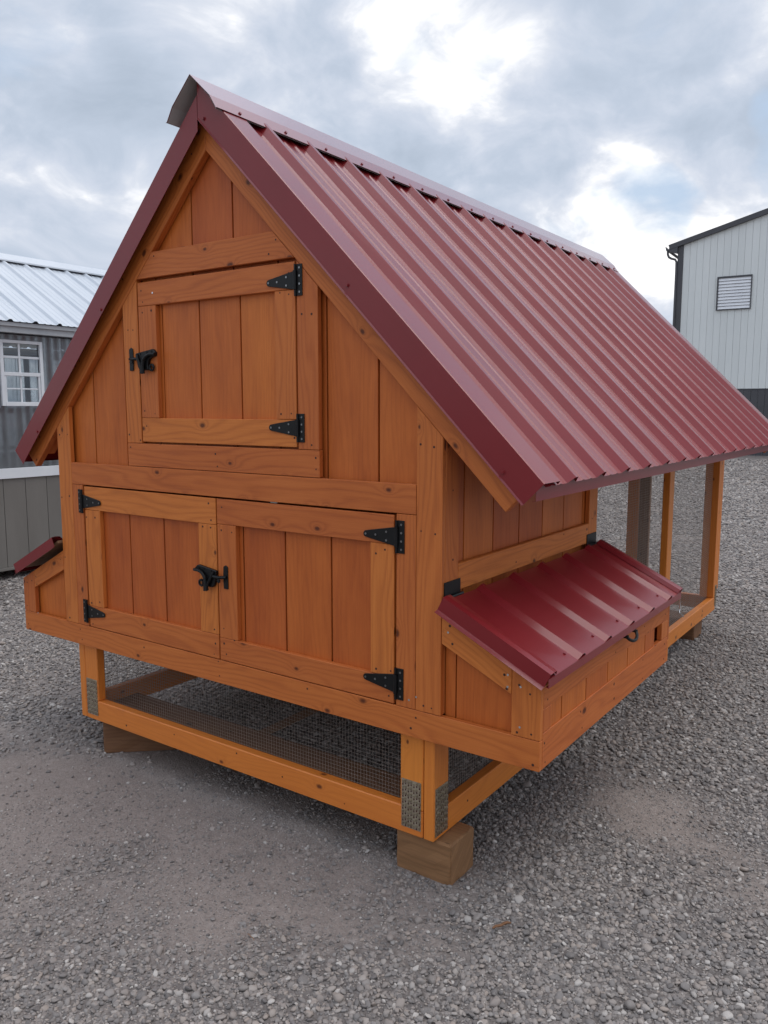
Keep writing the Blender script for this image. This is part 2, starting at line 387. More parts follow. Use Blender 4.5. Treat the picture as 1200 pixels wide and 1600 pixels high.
def ground_mat():
    m, nt = new_mat('gravel_yard'); t = NT(nt)
    geo = t.n('ShaderNodeNewGeometry').outputs['Position']
    at = t.n('ShaderNodeAttribute', attribute_name='dirt').outputs['Fac']
    big = t.n('ShaderNodeTexNoise', {'Vector': geo, 'Scale': .35, 'Detail': 5.0}).outputs[0]
    n1 = t.n('ShaderNodeTexNoise', {'Vector': geo, 'Scale': 9.0, 'Detail': 8.0, 'Roughness': .7}).outputs[0]
    wob = t.vmath('ADD', geo, t.vmath('MULTIPLY', t.n('ShaderNodeTexNoise', {'Vector': geo, 'Scale': 30.0, 'Detail': 2.0}).outputs[1], (.02, .02, .02)))
    v1 = t.n('ShaderNodeTexVoronoi', {'Vector': wob, 'Scale': 42.0})
    v2 = t.n('ShaderNodeTexVoronoi', {'Vector': wob, 'Scale': 150.0})
    s1 = t.n('ShaderNodeSeparateColor', {0: v1.outputs['Color']}); s2 = t.n('ShaderNodeSeparateColor', {0: v2.outputs['Color']})
    stone = t.ramp(s1.outputs[0], [(0, (.10, .091, .087)), (.4, (.165, .148, .137)), (.7, (.22, .193, .176)), (1, (.37, .34, .32))])
    gap = t.maprange(v1.outputs['Distance'], .35, .75, 0, 1)
    stone = t.mix(gap, stone, (.09, .080, .075))
    grit = t.ramp(s2.outputs[0], [(0, (.175, .143, .126)), (.5, (.25, .207, .183)), (1, (.345, .30, .27))])
    dust = t.mix(t.maprange(n1, .35, .7), (.240, .192, .165), (.34, .275, .236))
    fine = t.mix(.45, dust, grit)
    c = t.mix(t.math('MULTIPLY_ADD', at, .7, .15), stone, fine)
    c = t.mix(t.maprange(big, .35, .7, 0, .35), c, (.24, .215, .205))
    h = t.math('ADD', t.math('MULTIPLY', t.math('SUBTRACT', 1.0, v1.outputs['Distance']), t.math('MULTIPLY_ADD', at, -.8, 1.0)), t.math('MULTIPLY', t.math('SUBTRACT', 1.0, v2.outputs['Distance']), .25))
    h = t.math('ADD', h, t.math('MULTIPLY', n1, .3))
    b = t.n('ShaderNodeBump', {'Strength': .9, 'Distance': .012, 'Height': h}).outputs[0]
    princ(t, color=c, rough=.85, spec=.25, normal=b)
    return m
def axis_coords(c, near, step, far):
    a = list(np.arange(c-near, c+near+step/2, step)); s = step; hi = a[-1]; lo = a[0]; H = []; L_ = []
    while hi < far: s *= 1.35; hi += s; lo -= s; H.append(hi); L_.append(lo)
    return np.array(L_[::-1]+a+H)
gx = axis_coords(.5, 6.5, .05, 600); gy = axis_coords(3., 6.5, .05, 600)
XX, YY = np.meshgrid(gx, gy); fl = np.exp(-np.maximum(0, np.hypot(XX-.5, YY-3)-5)**2/20)
ZZ = G+(height(XX, YY)-G)*fl
vco = np.stack([XX, YY, ZZ], -1).reshape(-1, 3)
nx, ny = len(gx), len(gy)
idx = (np.arange(ny-1)[:, None]*nx+np.arange(nx-1)[None, :]).ravel()
quads = np.stack([idx, idx+1, idx+1+nx, idx+nx], 1)
gm = bpy.data.meshes.new('gravel_ground'); gm.from_pydata(vco.tolist(), [], quads.tolist())
da = gm.attributes.new('dirt', 'FLOAT', 'POINT')
dm = dirt_mask(vco[:, 0], vco[:, 1]); far = np.clip((np.hypot(vco[:, 0]-.5, vco[:, 1]-3)-7)/6, 0, 1)
dm = dm*(1-far)+.08*far
da.data.foreach_set('value', dm.astype(np.float32))
for p in gm.polygons: p.use_smooth = True
ground = link('gravel_ground', gm, ground_mat()); tag(ground, kind='structure')

# ------------------------------------------------------------------ the chicken coop
HW, ND, E = .9455, .3204, .9086     # half width, nest box depth, half width of the lower frame
YL = 3.643                           # length
ZA = 2.205                           # inner peak of the rake boards (45 degree roof)
coop = thing('chicken_coop', (0, 1.8, G), 'orange stained wooden chicken coop with steep red metal roof standing on timber blocks', 'chicken coop')
nails = []
def nail(x, y, z, n=(0, -1, 0), s=1):
    if random.random() < .12: return
    v = Vector((x, y, z)); j = Vector((random.gauss(0, .006), random.gauss(0, .006), random.gauss(0, .007))); n = Vector(n)
    nails.append((v+j-n*j.dot(n), n, s*random.uniform(.7, 1.15)))
def fnails(x0, x1, z0, z1, horizontal, y=0, inset=.022, mids=0):
    """two nails at each end of a board on the front face"""
    if horizontal:
        for xx in [x0+inset, x1-inset]+[x0+(x1-x0)*(k+1)/(mids+1) for k in range(mids)]:
            for zz in (z0+.022, z1-.022): nail(xx+random.uniform(-.006, .006), y, zz+random.uniform(-.006, .006))
    else:
        for zz in [z0+inset, z1-inset]+[z0+(z1-z0)*(k+1)/(mids+1) for k in range(mids)]:
            for xx in (x0+.022, x1-.022): nail(xx+random.uniform(-.006, .006), y, zz+random.uniform(-.006, .006))
T0, T1 = 0., .019       # trim boards: front face and back face
SY = .030               # siding face
def cx(xf, y=SY):       # where a line seen at xf in the trim plane stands on a plane y behind it
    return xf + (xf-CL.x)*y/(-CL.y)
gap = .0015
# corner posts (front face) with their tops cut under the rake boards
for s in (-1, 1):
    a, b = HW, .8567
    F('corner_post', [(s*a, .4285), (s*b, .4285), (s*b, ZA-b-gap), (s*a, ZA-a-gap)], T0, T1, 'z', 'trim', coop)
    fnails(min(s*a, s*b), max(s*a, s*b), .4285, 1.25, False, mids=2)
    b2, a2 = .785, .8552
    Fb('trim_board', min(s*a2, s*b2), max(s*a2, s*b2), .4285, 1.0265, T0, T1, 'z', 'trim', coop)
# waist board and mid rail
Fb('waist_board', -HW-ND, HW+ND, .339, .427, T0, T1, 'x', 'trim', coop); fnails(-HW-ND, HW+ND, .339, .427, True, mids=5)
Fb('mid_rail', -.8567+gap, .8567-gap, 1.028, 1.1176, T0-.0005, T1, 'x', 'trim', coop); fnails(-.8567, .8567, 1.028, 1.1176, True, mids=3)
# rake boards, mitred at the peak
RW = .126
xr_ = 1.147
for s in (-1, 1):
    xe = 1.147 if s > 0 else 1.115
    o = F('rake_board', [(s*.0005, ZA), (s*xe, ZA-xe), (s*(xe+RW/2), ZA-xe+RW/2), (s*.0005, ZA+RW)], T0, T1+.008, (s*1, 0, -1), 'trim', coop)
    for t in (.06, .45, .75, 1.05):
        for d in (.02, .045): nail(s*(t+d), 0, ZA+RW/2-t+.005)
# upper frame: header, jambs, sill
zb, zt = 1.8155, 1.905
F('trim_board', [(-(ZA-zb)+gap, zb), (ZA-zb-gap, zb), (ZA-zt-gap, zt), (-(ZA-zt)+gap, zt)], T0, T1, 'x', 'trim', coop); fnails(-.33, .33, zb, zt, True, mids=0, inset=.03)
for x0, x1 in ((-.478, -.3925), (.3985, .485)):
    if x0 < 0: pl = [(x0, 1.2085), (x1, 1.2085), (x1, ZA+x1-gap), (x0, ZA+x0-gap)]; pl[2] = (x1, min(ZA+x1-gap, zb-gap))
    else: pl = [(x0, 1.2085), (x1, 1.2085), (x1, ZA-x1-gap), (x0, min(ZA-x0-gap, zb-gap))]
    F('trim_board', pl, T0, T1, 'z', 'trim', coop); fnails(x0, x1, 1.2085, 1.66, False)
Fb('trim_board', -.478, .4865, 1.1195, 1.207, T0, T1, 'x', 'trim', coop); fnails(-.478, .4865, 1.1195, 1.207, True, mids=1)
# grooved siding of the front gable, plank by plank
edges = [cx(v) for v in (-.88, -.68, -.478, -.28, -.08, .121, .321, .521, .720)]
edges = [-HW+.022]+edges[1:]+[HW-.022]
for a, b in zip(edges[:-1], edges[1:]):
    a2, b2 = a+.0034, b-.0034
    top = lambda x: ZA+.06-abs(x)
    pl = [(a2, 1.03), (b2, 1.03), (b2, top(b2))]
    if a2 < 0 < b2: pl.append((0, top(0)))
    pl.append((a2, top(a2)))
    F('plank', pl, SY, SY+.012, 'z', 'siding', coop, bev=.0012)
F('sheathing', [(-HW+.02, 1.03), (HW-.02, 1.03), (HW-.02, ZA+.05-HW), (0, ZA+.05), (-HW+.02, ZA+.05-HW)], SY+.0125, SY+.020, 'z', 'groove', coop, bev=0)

# ------------------------------------------------------------------ hardware
def hinge_tee(px, pz, L, H, sgn, parent, y=0):
    """strap hinge: vertical plate at px (centre), tapered strap pointing to sgn*x"""
    bm = bmesh.new(); th = .003; yy = y-th-.0005
    box_bm(bm, min(px, px-sgn*.027), max(px, px-sgn*.027), yy, y-.0005, pz-H/2, pz+H/2, .0008)
    x0 = px+sgn*.002; x1 = px+sgn*L
    pts = [(x0, pz-H*.30), (x0, pz+H*.30)]
    r = .0105
    for k in range(7):
        a = math.pi/2-math.pi*k/6
        pts.append((x1-sgn*r+sgn*r*math.cos(a), pz+r*math.sin(a)))
    prism_bm([(x, yy-.0015, z) for x, z in pts], (0, th, 0), .0008, bm)
    tube(bm, [(px, yy-.003, pz-H*.30), (px, yy-.003, pz+H*.30)], .0065, 10)
    tube(bm, [(px, yy-.001, pz-H*.5), (px, yy-.001, pz-H*.31)], .0045, 8)
    tube(bm, [(px, yy-.001, pz+H*.31), (px, yy-.001, pz+H*.5)], .0045, 8)
    h = finish('hinge', bm, MT['black'], parent)
    bm = bmesh.new()
    for q, dz in ((.92, 0), (.62, 0), (.3, .012), (.3, -.014)): disc(bm, (px+sgn*L*q, yy-.0012, pz+dz), (0, -1, 0), .0035, .0018, 8)
    for k in range(4): disc(bm, (px-sgn*.017, yy, pz-H*.38+H*.253*k), (0, -1, 0), .0035, .0018, 8)
    return h, bm
def add_hinge(px, pz, L, H, sgn, parent):
    h, bm = hinge_tee(px, pz, L, H, sgn, parent)
    if parent.parent is None: finish('screws', bm, MT['galvdark'], h)
    else:   # parent is a part: screws join the same level
        o = finish('screws', bm, MT['galvdark'], parent); o['kind'] = 'stuff'
MT['galvdark'] = noisy('dull_screw', (.20, .20, .20), (.3, .3, .3), scale=30, rough=.35, metal=1.)

def latch(px, pz, parent, flip=1, y=0):
    """black gate latch: catch plate with striker bar at px, thumb body to -flip*x"""
    bm = bmesh.new(); f = -flip
    P = lambda a, b, c: (px+f*a*1.08, y-b, pz+c*1.08)
    # striker plate and bar
    prism_bm([P(-.010, .0005, -.040), P(.010, .0005, -.040), P(.012, .0005, 0), P(.010, .0005, .034), P(0, .0005, .040), P(-.010, .0005, .034)], (0, -.004, 0), .001, bm)
    tube(bm, [P(-.004, .006, .0), P(.02, .016, -.002), P(.055, .016, .0)], .006, 8)
    disc(bm, P(.018, .018, -.012), (0, -1, 0), .008, .004, 10)
    # body plate
    pl = [(.036, .018), (.125, .030), (.140, .018), (.138, .006), (.120, .003), (.104, -.004), (.098, -.022), (.100, -.040), (.055, -.040), (.046, -.030), (.040, -.010)]
    prism_bm([P(a, .0005, c) for a, c in pl], (0, -.013, 0), .002, bm)
    # curved guide and drop lever
    tube(bm, [P(.140, .016, .012), P(.115, .019, .012), (P(.098, .020, .006)), P(.084, .021, -.008), P(.080, .022, -.028), P(.078, .022, -.052)], [.006, .006, .0055, .006, .007, .010], 8)
    tube(bm, [P(.045, .016, .014), P(.055, .020, -.006), P(.068, .021, -.026), P(.078, .022, -.052)], .005, 8)
    # ring lug
    n = 12; tube(bm, [P(.114+.010*math.cos(2*math.pi*k/n), .008, -.032+.010*math.sin(2*math.pi*k/n)) for k in range(n+1)], .0045, 6, cap=False)
    for a, c in ((.06, .016), (.095, .020), (.12, .020)): disc(bm, P(a, .0135, c), (0, -1, 0), .004, .002, 8)
    return finish('latch', bm, MT['black'], parent)

# ------------------------------------------------------------------ doors
def door(x0, x1, z0, z1, stiles, rails, seams, label=None):
    """stiles=(left width, right width), rails=(bottom height, top height)"""
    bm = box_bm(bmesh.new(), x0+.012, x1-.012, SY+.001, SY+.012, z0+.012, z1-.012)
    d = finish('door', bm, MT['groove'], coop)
    if label: d['label'] = label
    rb, rt_ = rails; sl, sr = stiles
    Fb('rail', x0, x1, z0, z0+rb, T0, T1, 'x', 'trim', d); Fb('rail', x0, x1, z1-rt_, z1, T0, T1, 'x', 'trim', d)
    Fb('stile', x0, x0+sl, z0+rb+.0012, z1-rt_-.0012, T0, T1, 'z', 'trim', d)
    Fb('stile', x1-sr, x1, z0+rb+.0012, z1-rt_-.0012, T0, T1, 'z', 'trim', d)
    fnails(x0, x1, z0, z0+rb, True); fnails(x0, x1, z1-rt_, z1, True)
    fnails(x0, x0+sl, z0+rb, z1-rt_, False); fnails(x1-sr, x1, z0+rb, z1-rt_, False)
    e = [x0+.02]+[cx(v, .02) for v in seams]+[x1-.02]
    for a, b in zip(e[:-1], e[1:]): Fb('plank', a+.0032, b-.0032, z0+.02, z1-.02, T1+.0005, T1+.010, 'z', 'siding', d, bev=.0012)
    return d
dl = door(-.7745, .0025, .4305, 1.0215, (.098, .094), (.090, .095), (-.484, -.28, -.086), 'left lower door with latch near its right edge')
dr = door(.0085, .7765, .4305, 1.0215, (.092, .089), (.083, .090), (.139, .335, .533), 'right lower door, hinged on the right')
ds = door(-.3855, .3915, 1.2145, 1.8020, (.098, .088), (.089, .085), (-.25, -.053, .148), 'single upper door in the gable')
add_hinge(-.787, .959, .125, .098, 1, dl); add_hinge(-.787, .4935, .122, .098, 1, dl)
add_hinge(.789, .957, .125, .1, -1, dr); add_hinge(.787, .4985, .125, .1, -1, dr)
add_hinge(.398, 1.743, .125, .098, -1, ds); add_hinge(.4005, 1.277, .127, .092, -1, ds)
latch(.050, .742, dl, 1)
latch(-.432, 1.525, ds, -1)

# ------------------------------------------------------------------ lower frame
Fb('bottom_rail', -.8675, .8675, .0, .089, .029, .067, 'x', 'frame', coop, bev=.003)
Fb('bottom_rail', -E+.04, E-.04, .0, .089, YL-.038, YL, 'x', 'frame', coop, bev=.003)
for s in (-1, 1):
    xa, xb = s*E, s*(E-.038)
    Sb('bottom_rail', .1185, YL-.02, .0, .089, min(xa, xb), max(xa, xb), 'y', 'frame', coop, bev=.003)
    # corner: post facing the side and post facing the front
    Sb('post', .029, .117, .0, .338, min(xa, xb), max(xa, xb), 'z', 'frame', coop, bev=.003)
    Fb('post', min(s*.783, s*.868), max(s*.783, s*.868), .0895, .338, .029, .067, 'z', 'frame', coop, bev=.003)
    # galvanised plates
    def plate(u0, u1, v0, v1, face, parent=coop):
        bm = bmesh.new(); n = 8
        if face == 'f':
            box_bm(bm, u0, u1, .0275, .0289, v0, v1)
            put = lambda u, v, w_, h_: prism_bm([(u-w_, .0275, v-h_), (u+w_, .0275, v-h_), (u+w_, .0232, v+h_), (u-w_, .0232, v+h_)], (0, .0004, 0), 0, bm)
        else:
            q = s*E
            box_bm(bm, min(q, q+s*.0014)+(.0001 if s > 0 else -.0001), max(q, q+s*.0014)+(.0001 if s > 0 else -.0001), u0, u1, v0, v1)
            put = lambda u, v, w_, h_: prism_bm([(q+s*.0014, u-w_, v-h_), (q+s*.0014, u+w_, v-h_), (q+s*.0055, u+w_, v+h_), (q+s*.0055, u-w_, v+h_)], (s*.0004, 0, 0), 0, bm)
        for j in range(8):
            for i in range(7):
                put(u0+(u1-u0)*(i+.5)/7+random.uniform(-.001, .001), v0+(v1-v0)*(j+.5)/8+.004*(i % 2)-.002, .0024, .0055)
        pm = finish('mending_plate', bm, MT['galv'], parent)
        bm = bmesh.new()
        for j in range(8):
            for i in range(7):
                u = u0+(u1-u0)*(i+.5)/7; v = v0+(v1-v0)*(j+.5)/8+.004*(i % 2)-.002-.007
                if v < v0+.004: continue
                if face == 'f': box_bm(bm, u-.0024, u+.0024, .0272, .0276, v-.0035, v+.002)
                else: box_bm(bm, min(s*E+s*.0013, s*E+s*.0017), max(s*E+s*.0013, s*E+s*.0017), u-.0024, u+.0024, v-.0035, v+.002)
        o = finish('tooth_slots', bm, MT['nail'], pm); o['kind'] = 'stuff'
    plate(min(s*.789, s*.862), max(s*.789, s*.862), .022, .182, 'f')
    plate(.036, .112, .012, .172, 's')
    # run posts
    Sb('post', 2.437, 2.52, .0895, 1.13, min(s*E, s*(E-.038)), max(s*E, s*(E-.038)), 'z', 'frame', coop, bev=.003)
    Sb('post', 3.565, 3.604, .0895, 1.13, min(s*E, s*(E-.089)), max(s*E, s*(E-.089)), 'z', 'frame', coop, bev=.003)
    Sb('post', 3.605, 3.643, .0895, 1.13, min(s*E, s*(E-.038)), max(s*E, s*(E-.038)), 'z', 'frame', coop, bev=.003)
    Sb('post', 3.644, 3.682, .135, 1.2, min(s*(E+.0), s*(E-.089)), max(s*(E+.0), s*(E-.089)), 'z', 'frame', coop, bev=.003)
    plate(3.60, 3.64, .03, .17, 's')
    # top plate under the rafters
    Sb('top_plate', 1.252, 3.6, 1.131, 1.22, min(s*E, s*(E-.038)), max(s*E, s*(E-.038)), 'y', 'frame', coop, bev=.002)
for x in (-.6, .28, .55, -.3, .05, .45): nail(x, .029, .045+random.uniform(-.02, .02))
for y in (.2, .24, .7, 1.4, 2.4, 3.1, 3.3): nail(E, y, .045+random.uniform(-.02, .02), (1, 0, 0))
# floor of the house part, joists and the flat plank lying inside the front rail
b_ = box_bm(bmesh.new(), -HW+.04, HW-.04, .045, 1.235, .345, .36); finish('floor', b_, MT['inner'], coop, (1, 0, 0))
for y in (.10, .52, .95): Sb('joist', y, y+.038, .300, .342, -.86, .86, (1, 0, 0), 'inner', coop)
Fb('floor_plank', -.86, .86, .012, .036, .075, .29, 'x', 'inner', coop, bev=.002)
for y in (1.25, 2.44): Sb('floor_plank', y, y+.089, .002, .036, -.865, .865, (1, 0, 0), 'inner', coop)
for x in (-.15,): Sb('floor_plank', .24, 3.6, -.002, .001, x, x+.06, 'y', 'inner', coop, bev=0)

# side walls of the house part
for s in (-1, 1):
    xo = s*HW
    def SB(name, y0, y1, z0, z1, d0, d1, g, mat, parent=coop, bev=.0015):
        a, b = xo-s*d0, xo-s*d1
        return Sb(name, y0, y1, z0, z1, min(a, b), max(a, b), g, mat, parent, bev)
    SB('corner_post', T1+.0015, .098, .4285, 1.255, 0, .019, 'z', 'trim')
    SB('corner_post', 1.162, 1.25, .4285, 1.255, 0, .019, 'z', 'trim')
    SB('trim_board', .0995, 1.1605, .795, .876, 0, .019, 'y', 'trim')
    ys = [.025, .165, .360, .553, .748, .945, 1.14, 1.248]
    for a, b in zip(ys[:-1], ys[1:]): SB('plank', a+.0034, b-.0034, .35, 1.255, .0215, .034, 'z', 'siding', bev=.0012)
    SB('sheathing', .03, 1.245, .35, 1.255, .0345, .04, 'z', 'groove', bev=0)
    for y in (.13, .5, .9, 1.13):
        for z in (.815, .858): nail(xo, y, z, (s, 0, 0))
    for z in (.9, 1.1): nail(xo, 1.19, z, (s, 0, 0)); nail(xo, .06, z, (s, 0, 0))
# partition wall behind the house part, extended below the floor to block rear light
for k in range(9):
    a = -HW+.045+k*.2; b = min(a+.196, HW-.045)
    if b-a > .02:
        a = max(a, -.86); b = min(b, .86)
        pl = [(a, .04), (b, .04), (b, ZA+.03-abs(b))]
        if a < 0 < b: pl.append((0, ZA+.03))
        pl.append((a, ZA+.03-abs(a)))
        F('plank', pl, 1.252, 1.264, 'z', 'siding', coop, bev=0)
# rear wall: door frame, diagonal cable, gable boards
for x0, x1, m_ in ((.300, .375, 'frame'), (.383, .455, 'inner'), (-.455, -.383, 'inner')):
    Fb('post', x0, x1, .0895, 1.13, 3.59, 3.625, 'z', m_, coop, bev=.003)
rd = Fb('door', -.38, .299, .11, .18, 3.60, 3.622, 'x', 'inner', coop); rd['label'] = 'open framed wire mesh door at the far end'
Fb('rail', -.38, .299, 1.00, 1.07, 3.60, 3.622, 'x', 'inner', rd); Fb('stile', -.38, -.31, .181, .999, 3.60, 3.622, 'z', 'inner', rd)
bm = bmesh.new()
tube(bm, [(-.28, 3.59, .16), (.20, 3.59, .93)], .0022, 6); tube(bm, [(.20, 3.59, .93), (.292, 3.59, .80)], .0022, 6)
finish('brace_cable', bm, MT['black'], rd)
Fb('top_plate', -.87, .87, 1.131, 1.22, 3.60, 3.638, 'x', 'frame', coop, bev=.002)
e = [-.9+.2*k for k in range(10)]
for a, b in zip(e[:-1], e[1:]):
    b2 = b-.004
    pl = [(a, 1.225), (b2, 1.225), (b2, max(1.23, ZA+.03-abs(b2)))]
    if a < 0 < b2: pl.append((0, ZA+.03))
    pl.append((a, max(1.23, ZA+.03-abs(a))))
    F('plank', pl, 3.606, 3.618, 'z', 'siding', coop, bev=0)
for s in (-1, 1):
    F('rake_board', [(s*.0005, ZA), (s*1.147, ZA-1.147), (s*(1.147+RW/2), ZA-1.147+RW/2), (s*.0005, ZA+RW)], 3.67, 3.70, (s*1, 0, -1), 'trim', coop)

# ------------------------------------------------------------------ hardware cloth
def mesh_panel(name, O, U, V, lu, lv, mat='wire', r=.00052, sp=.0127, sag=.0012):
    O, U, V = Vector(O), Vector(U), Vector(V); bm = bmesh.new(); N = U.cross(V)
    def ln(a, b, k):
        j = N*(.0006 if k else -.0006); m_ = a.lerp(b, .5)+Vector((random.gauss(0, sag), random.gauss(0, sag), random.gauss(0, sag)))*.5
        tube(bm, [a+j, m_+j, b+j], r, 3, cap=False)
    for i in range(int(lu/sp)+1): ln(O+U*(i*sp), O+U*(i*sp)+V*lv, 0)
    for i in range(int(lv/sp)+1): ln(O+V*(i*sp), O+V*(i*sp)+U*lu, 1)
    o = finish(name, bm, MT[mat], coop); o['kind'] = 'stuff'; return o
mesh_panel('wire_mesh', (-.865, .069, .04), (1, 0, 0), (0, 0, 1), 1.73, .30)
for s in (-1, 1):
    mesh_panel('wire_mesh', (s*(E-.040), .075, .03), (0, 1, 0), (0, 0, 1), 1.18, .31)
    mesh_panel('wire_mesh', (s*(E-.040), 1.26, .03), (0, 1, 0), (0, 0, 1), 2.30, 1.12, r=.00050)
mesh_panel('wire_mesh', (-.86, 3.587, .03), (1, 0, 0), (0, 0, 1), 1.72, 1.12, r=.00040)
mesh_panel('wire_mesh', (-.865, 1.26, .0385), (1, 0, 0), (0, 1, 0), 1.73, 2.32, sp=.0254, r=.0005)

# ------------------------------------------------------------------ nest boxes
def nest(s):
    X = HW+ND
    bm = box_bm(bmesh.new(), min(s*(HW-.005), s*(X-.035)), max(s*(HW-.005), s*(X-.035)), SY+.006, 1.205, .345, .36)
    nb = finish('nest_box', bm, MT['siding'], coop)
    def FN(name, poly, y0, y1, g, mat, bev=.0015): return F(name, [(s*a, b) for a, b in poly], y0, y1, g, mat, nb, bev)
    zl = lambda x: .735-.495*(x-.947)         # underside line of the lid
    for y0, y1, yp0, yp1 in ((T0, T1, SY-.005, SY+.006), (1.2065, 1.2255, 1.19, 1.20)):
        FN('stile', [(1.178, .4285), (X, .4285), (X, zl(X)), (1.178, zl(1.178))], y0, y1, 'z', 'trim')
        FN('rail', [(.9475, .652), (1.1765, .5450), (1.1765, zl(1.1765)), (.9475, zl(.9475))], y0, y1, (s*1, 0, -.49), 'trim')
        for a, b in ((.948, .986-.004), (.986, 1.183), (1.187, X-.02)):
            FN('plank', [(a, .35), (b, .35), (b, zl(b)-.012), (a, zl(a)-.012)], yp0, yp1, 'z', 'siding', bev=.0012)
    Fb('rail', min(s*HW, s*X), max(s*HW, s*X), .339, .427, 1.2065, 1.2255, 'x', 'trim', nb)
    for x, z in ((.97, .70), (1.16, .60), (1.16, .565), (1.2, .58), (1.24, .56), (1.2, .45), (1.24, .45), (.985, .67)): nail(s*x, 0, z, s=1 if s < 0 else 1.1)
    a, b = s*X, s*(X-.019)
    def SN(name, y0, y1, z0, z1, d0, d1, g, mat, bev=.0015):
        p, q = s*(X-d0), s*(X-d1); return Sb(name, y0, y1, z0, z1, min(p, q), max(p, q), g, mat, nb, bev)
    SN('rail', T1+.001, 1.2055, .339, .444, 0, .019, 'y', 'trim')
    SN('rail', T1+.001, 1.2055, .515, .580, 0, .019, 'y', 'trim')
    SN('stile', T1+.001, .075, .4455, .5135, 0, .019, 'z', 'trim')
    SN('stile', 1.128, 1.2055, .4455, .5135, 0, .019, 'z', 'trim')
    ysn = [.03, .157, .348, .540, .737, .931, 1.048]
    for p, q in zip(ysn[:-1], ysn[1:]): SN('plank', p+.0032, q-.0032, .40, .56, .004, .016, 'z', 'siding', bev=.001)
    SN('plank', 1.048, 1.195, .36, .56, .034, .042, 'z', 'siding')
    for y in (.04, .3, .6, .9, 1.17):
        nail(s*X, y, .54, (s, 0, 0)); nail(s*X, y, .36, (s, 0, 0)); nail(s*X, y, .42, (s, 0, 0))
    # steel lid
    lx = .335 if s > 0 else .308; lz = .787 if s > 0 else .780
    A = Vector((s*.965, 0, lz)); B = Vector((s*(.965+lx), 0, lz-.49*lx)); D = (B-A); L = D.length; D.normalize()
    N = Vector((0, 1, 0)).cross(D)*(1 if s > 0 else -1)
    if N.z < 0: N = -N
    lbm = prism_bm([A+Vector((0, -.012, 0))-N*.014, A+D*(L-.02)+Vector((0, -.012, 0))-N*.014, A+D*(L-.02)+Vector((0, -.012, 0))-N*.002, A+Vector((0, -.012, 0))-N*.002], (0, 1.235, 0), .001)
    lid = finish('lid', lbm, MT['inner'], nb, (0, 1, 0))
    prof = rib_profile(-.028, 1.240, .205, .2225, h=.0135, base=.062, top=.016, minor=False)
    sheet('roof_panel', prof, A, (0, 1, 0), D, N, L, 'red', nb, th=.0008, segs=3)
    # flashing down the front edge: cap rib on top, upright, outward lip
    def flash(y, sg):
        pr = [A+N*.002+Vector((0, y+sg*.050, 0)), A+N*.016+Vector((0, y+sg*.040, 0)), A+N*.018+Vector((0, y+sg*.020, 0)), A+N*.016+Vector((0, y, 0)), A-N*.026+Vector((0, y, 0)), A-N*.033+Vector((0, y-sg*.013, 0))]
        folded('flashing', pr, D*(L+.001), 'red', nb)
    flash(-.034, 1); flash(1.246, -1)
    C0 = B+Vector((0, -.033, 0)); dn = Vector((0, 0, -1))
    folded('flashing', [C0-D*.03-N*.0015, C0-N*.0015+D*.001, C0+D*.001+dn*.024, C0-D*.008+dn*.026], (0, 1.278, 0), 'red', nb)
    # hinges on the wall board
    for y0, y1 in ((.012, .106), (1.138, 1.240)):
        bm = bmesh.new(); q = s*(HW+.0005)
        box_bm(bm, min(q, q+s*.003), max(q, q+s*.003), y0, y1, .783, .832, .0006)
        tube(bm, [(q+s*.006, y0-.002, .785), (q+s*.006, y1+.006, .785)], .006, 8)
        P0 = Vector((q+s*.004, y0, .784)); prism_bm([P0, P0+D*.04, P0+D*.04+N*.003, P0+N*.003], (0, y1-y0, 0), .0005, bm)
        finish('hinge', bm, MT['black'], nb)
    # pull handle
    bm = bmesh.new(); hx = s*(X+.031)
    pts = []
    for k in range(13):
        a = math.pi*k/12; pts.append((hx+s*.012*math.sin(a)*1.2, .612+.045*(1-math.cos(a)), .588-.020*math.sin(a)))
    tube(bm, pts, [.008]+[.0055]*11+[.008], 8)
    disc(bm, (s*(X+.012), .612, .588), (s, 0, 0), .007, .02); disc(bm, (s*(X+.012), .702, .588), (s, 0, 0), .007, .02)
    finish('handle', bm, MT['black'], nb)
    # screws
    bm = bmesh.new()
    for k in range(6):
        y = .205+.2225*k-.05
        for q in (.9,):
            if y < 1.25: disc(bm, A+D*(L*q)+Vector((0, y, 0)), N, .0045, .004, 6)
    o = finish('roof_screws', bm, MT['red'], nb); o['kind'] = 'stuff'
    if s > 0:      # wire safety hook hanging at the far corner
        bm = bmesh.new()
        n = 10; tube(bm, [(1.292+.006*math.cos(k), 1.225+.007*math.cos(2*math.pi*k/n), .612+.007*math.sin(2*math.pi*k/n)) for k in range(n+1)], .0018, 6)
        tube(bm, [(1.292, 1.222, .608), (1.296, 1.246, .598), (1.296, 1.254, .575), (1.297, 1.252, .548), (1.298, 1.240, .538), (1.298, 1.262, .532), (1.298, 1.285, .519), (1.298, 1.310, .506)], .0024, 7)
        finish('hook', bm, MT['chrome'], nb)
    return nb
nR = nest(1); nR['label'] = 'nest box on the right side with red metal lid'
nL = nest(-1); nL['label'] = 'nest box on the left side with red metal lid'

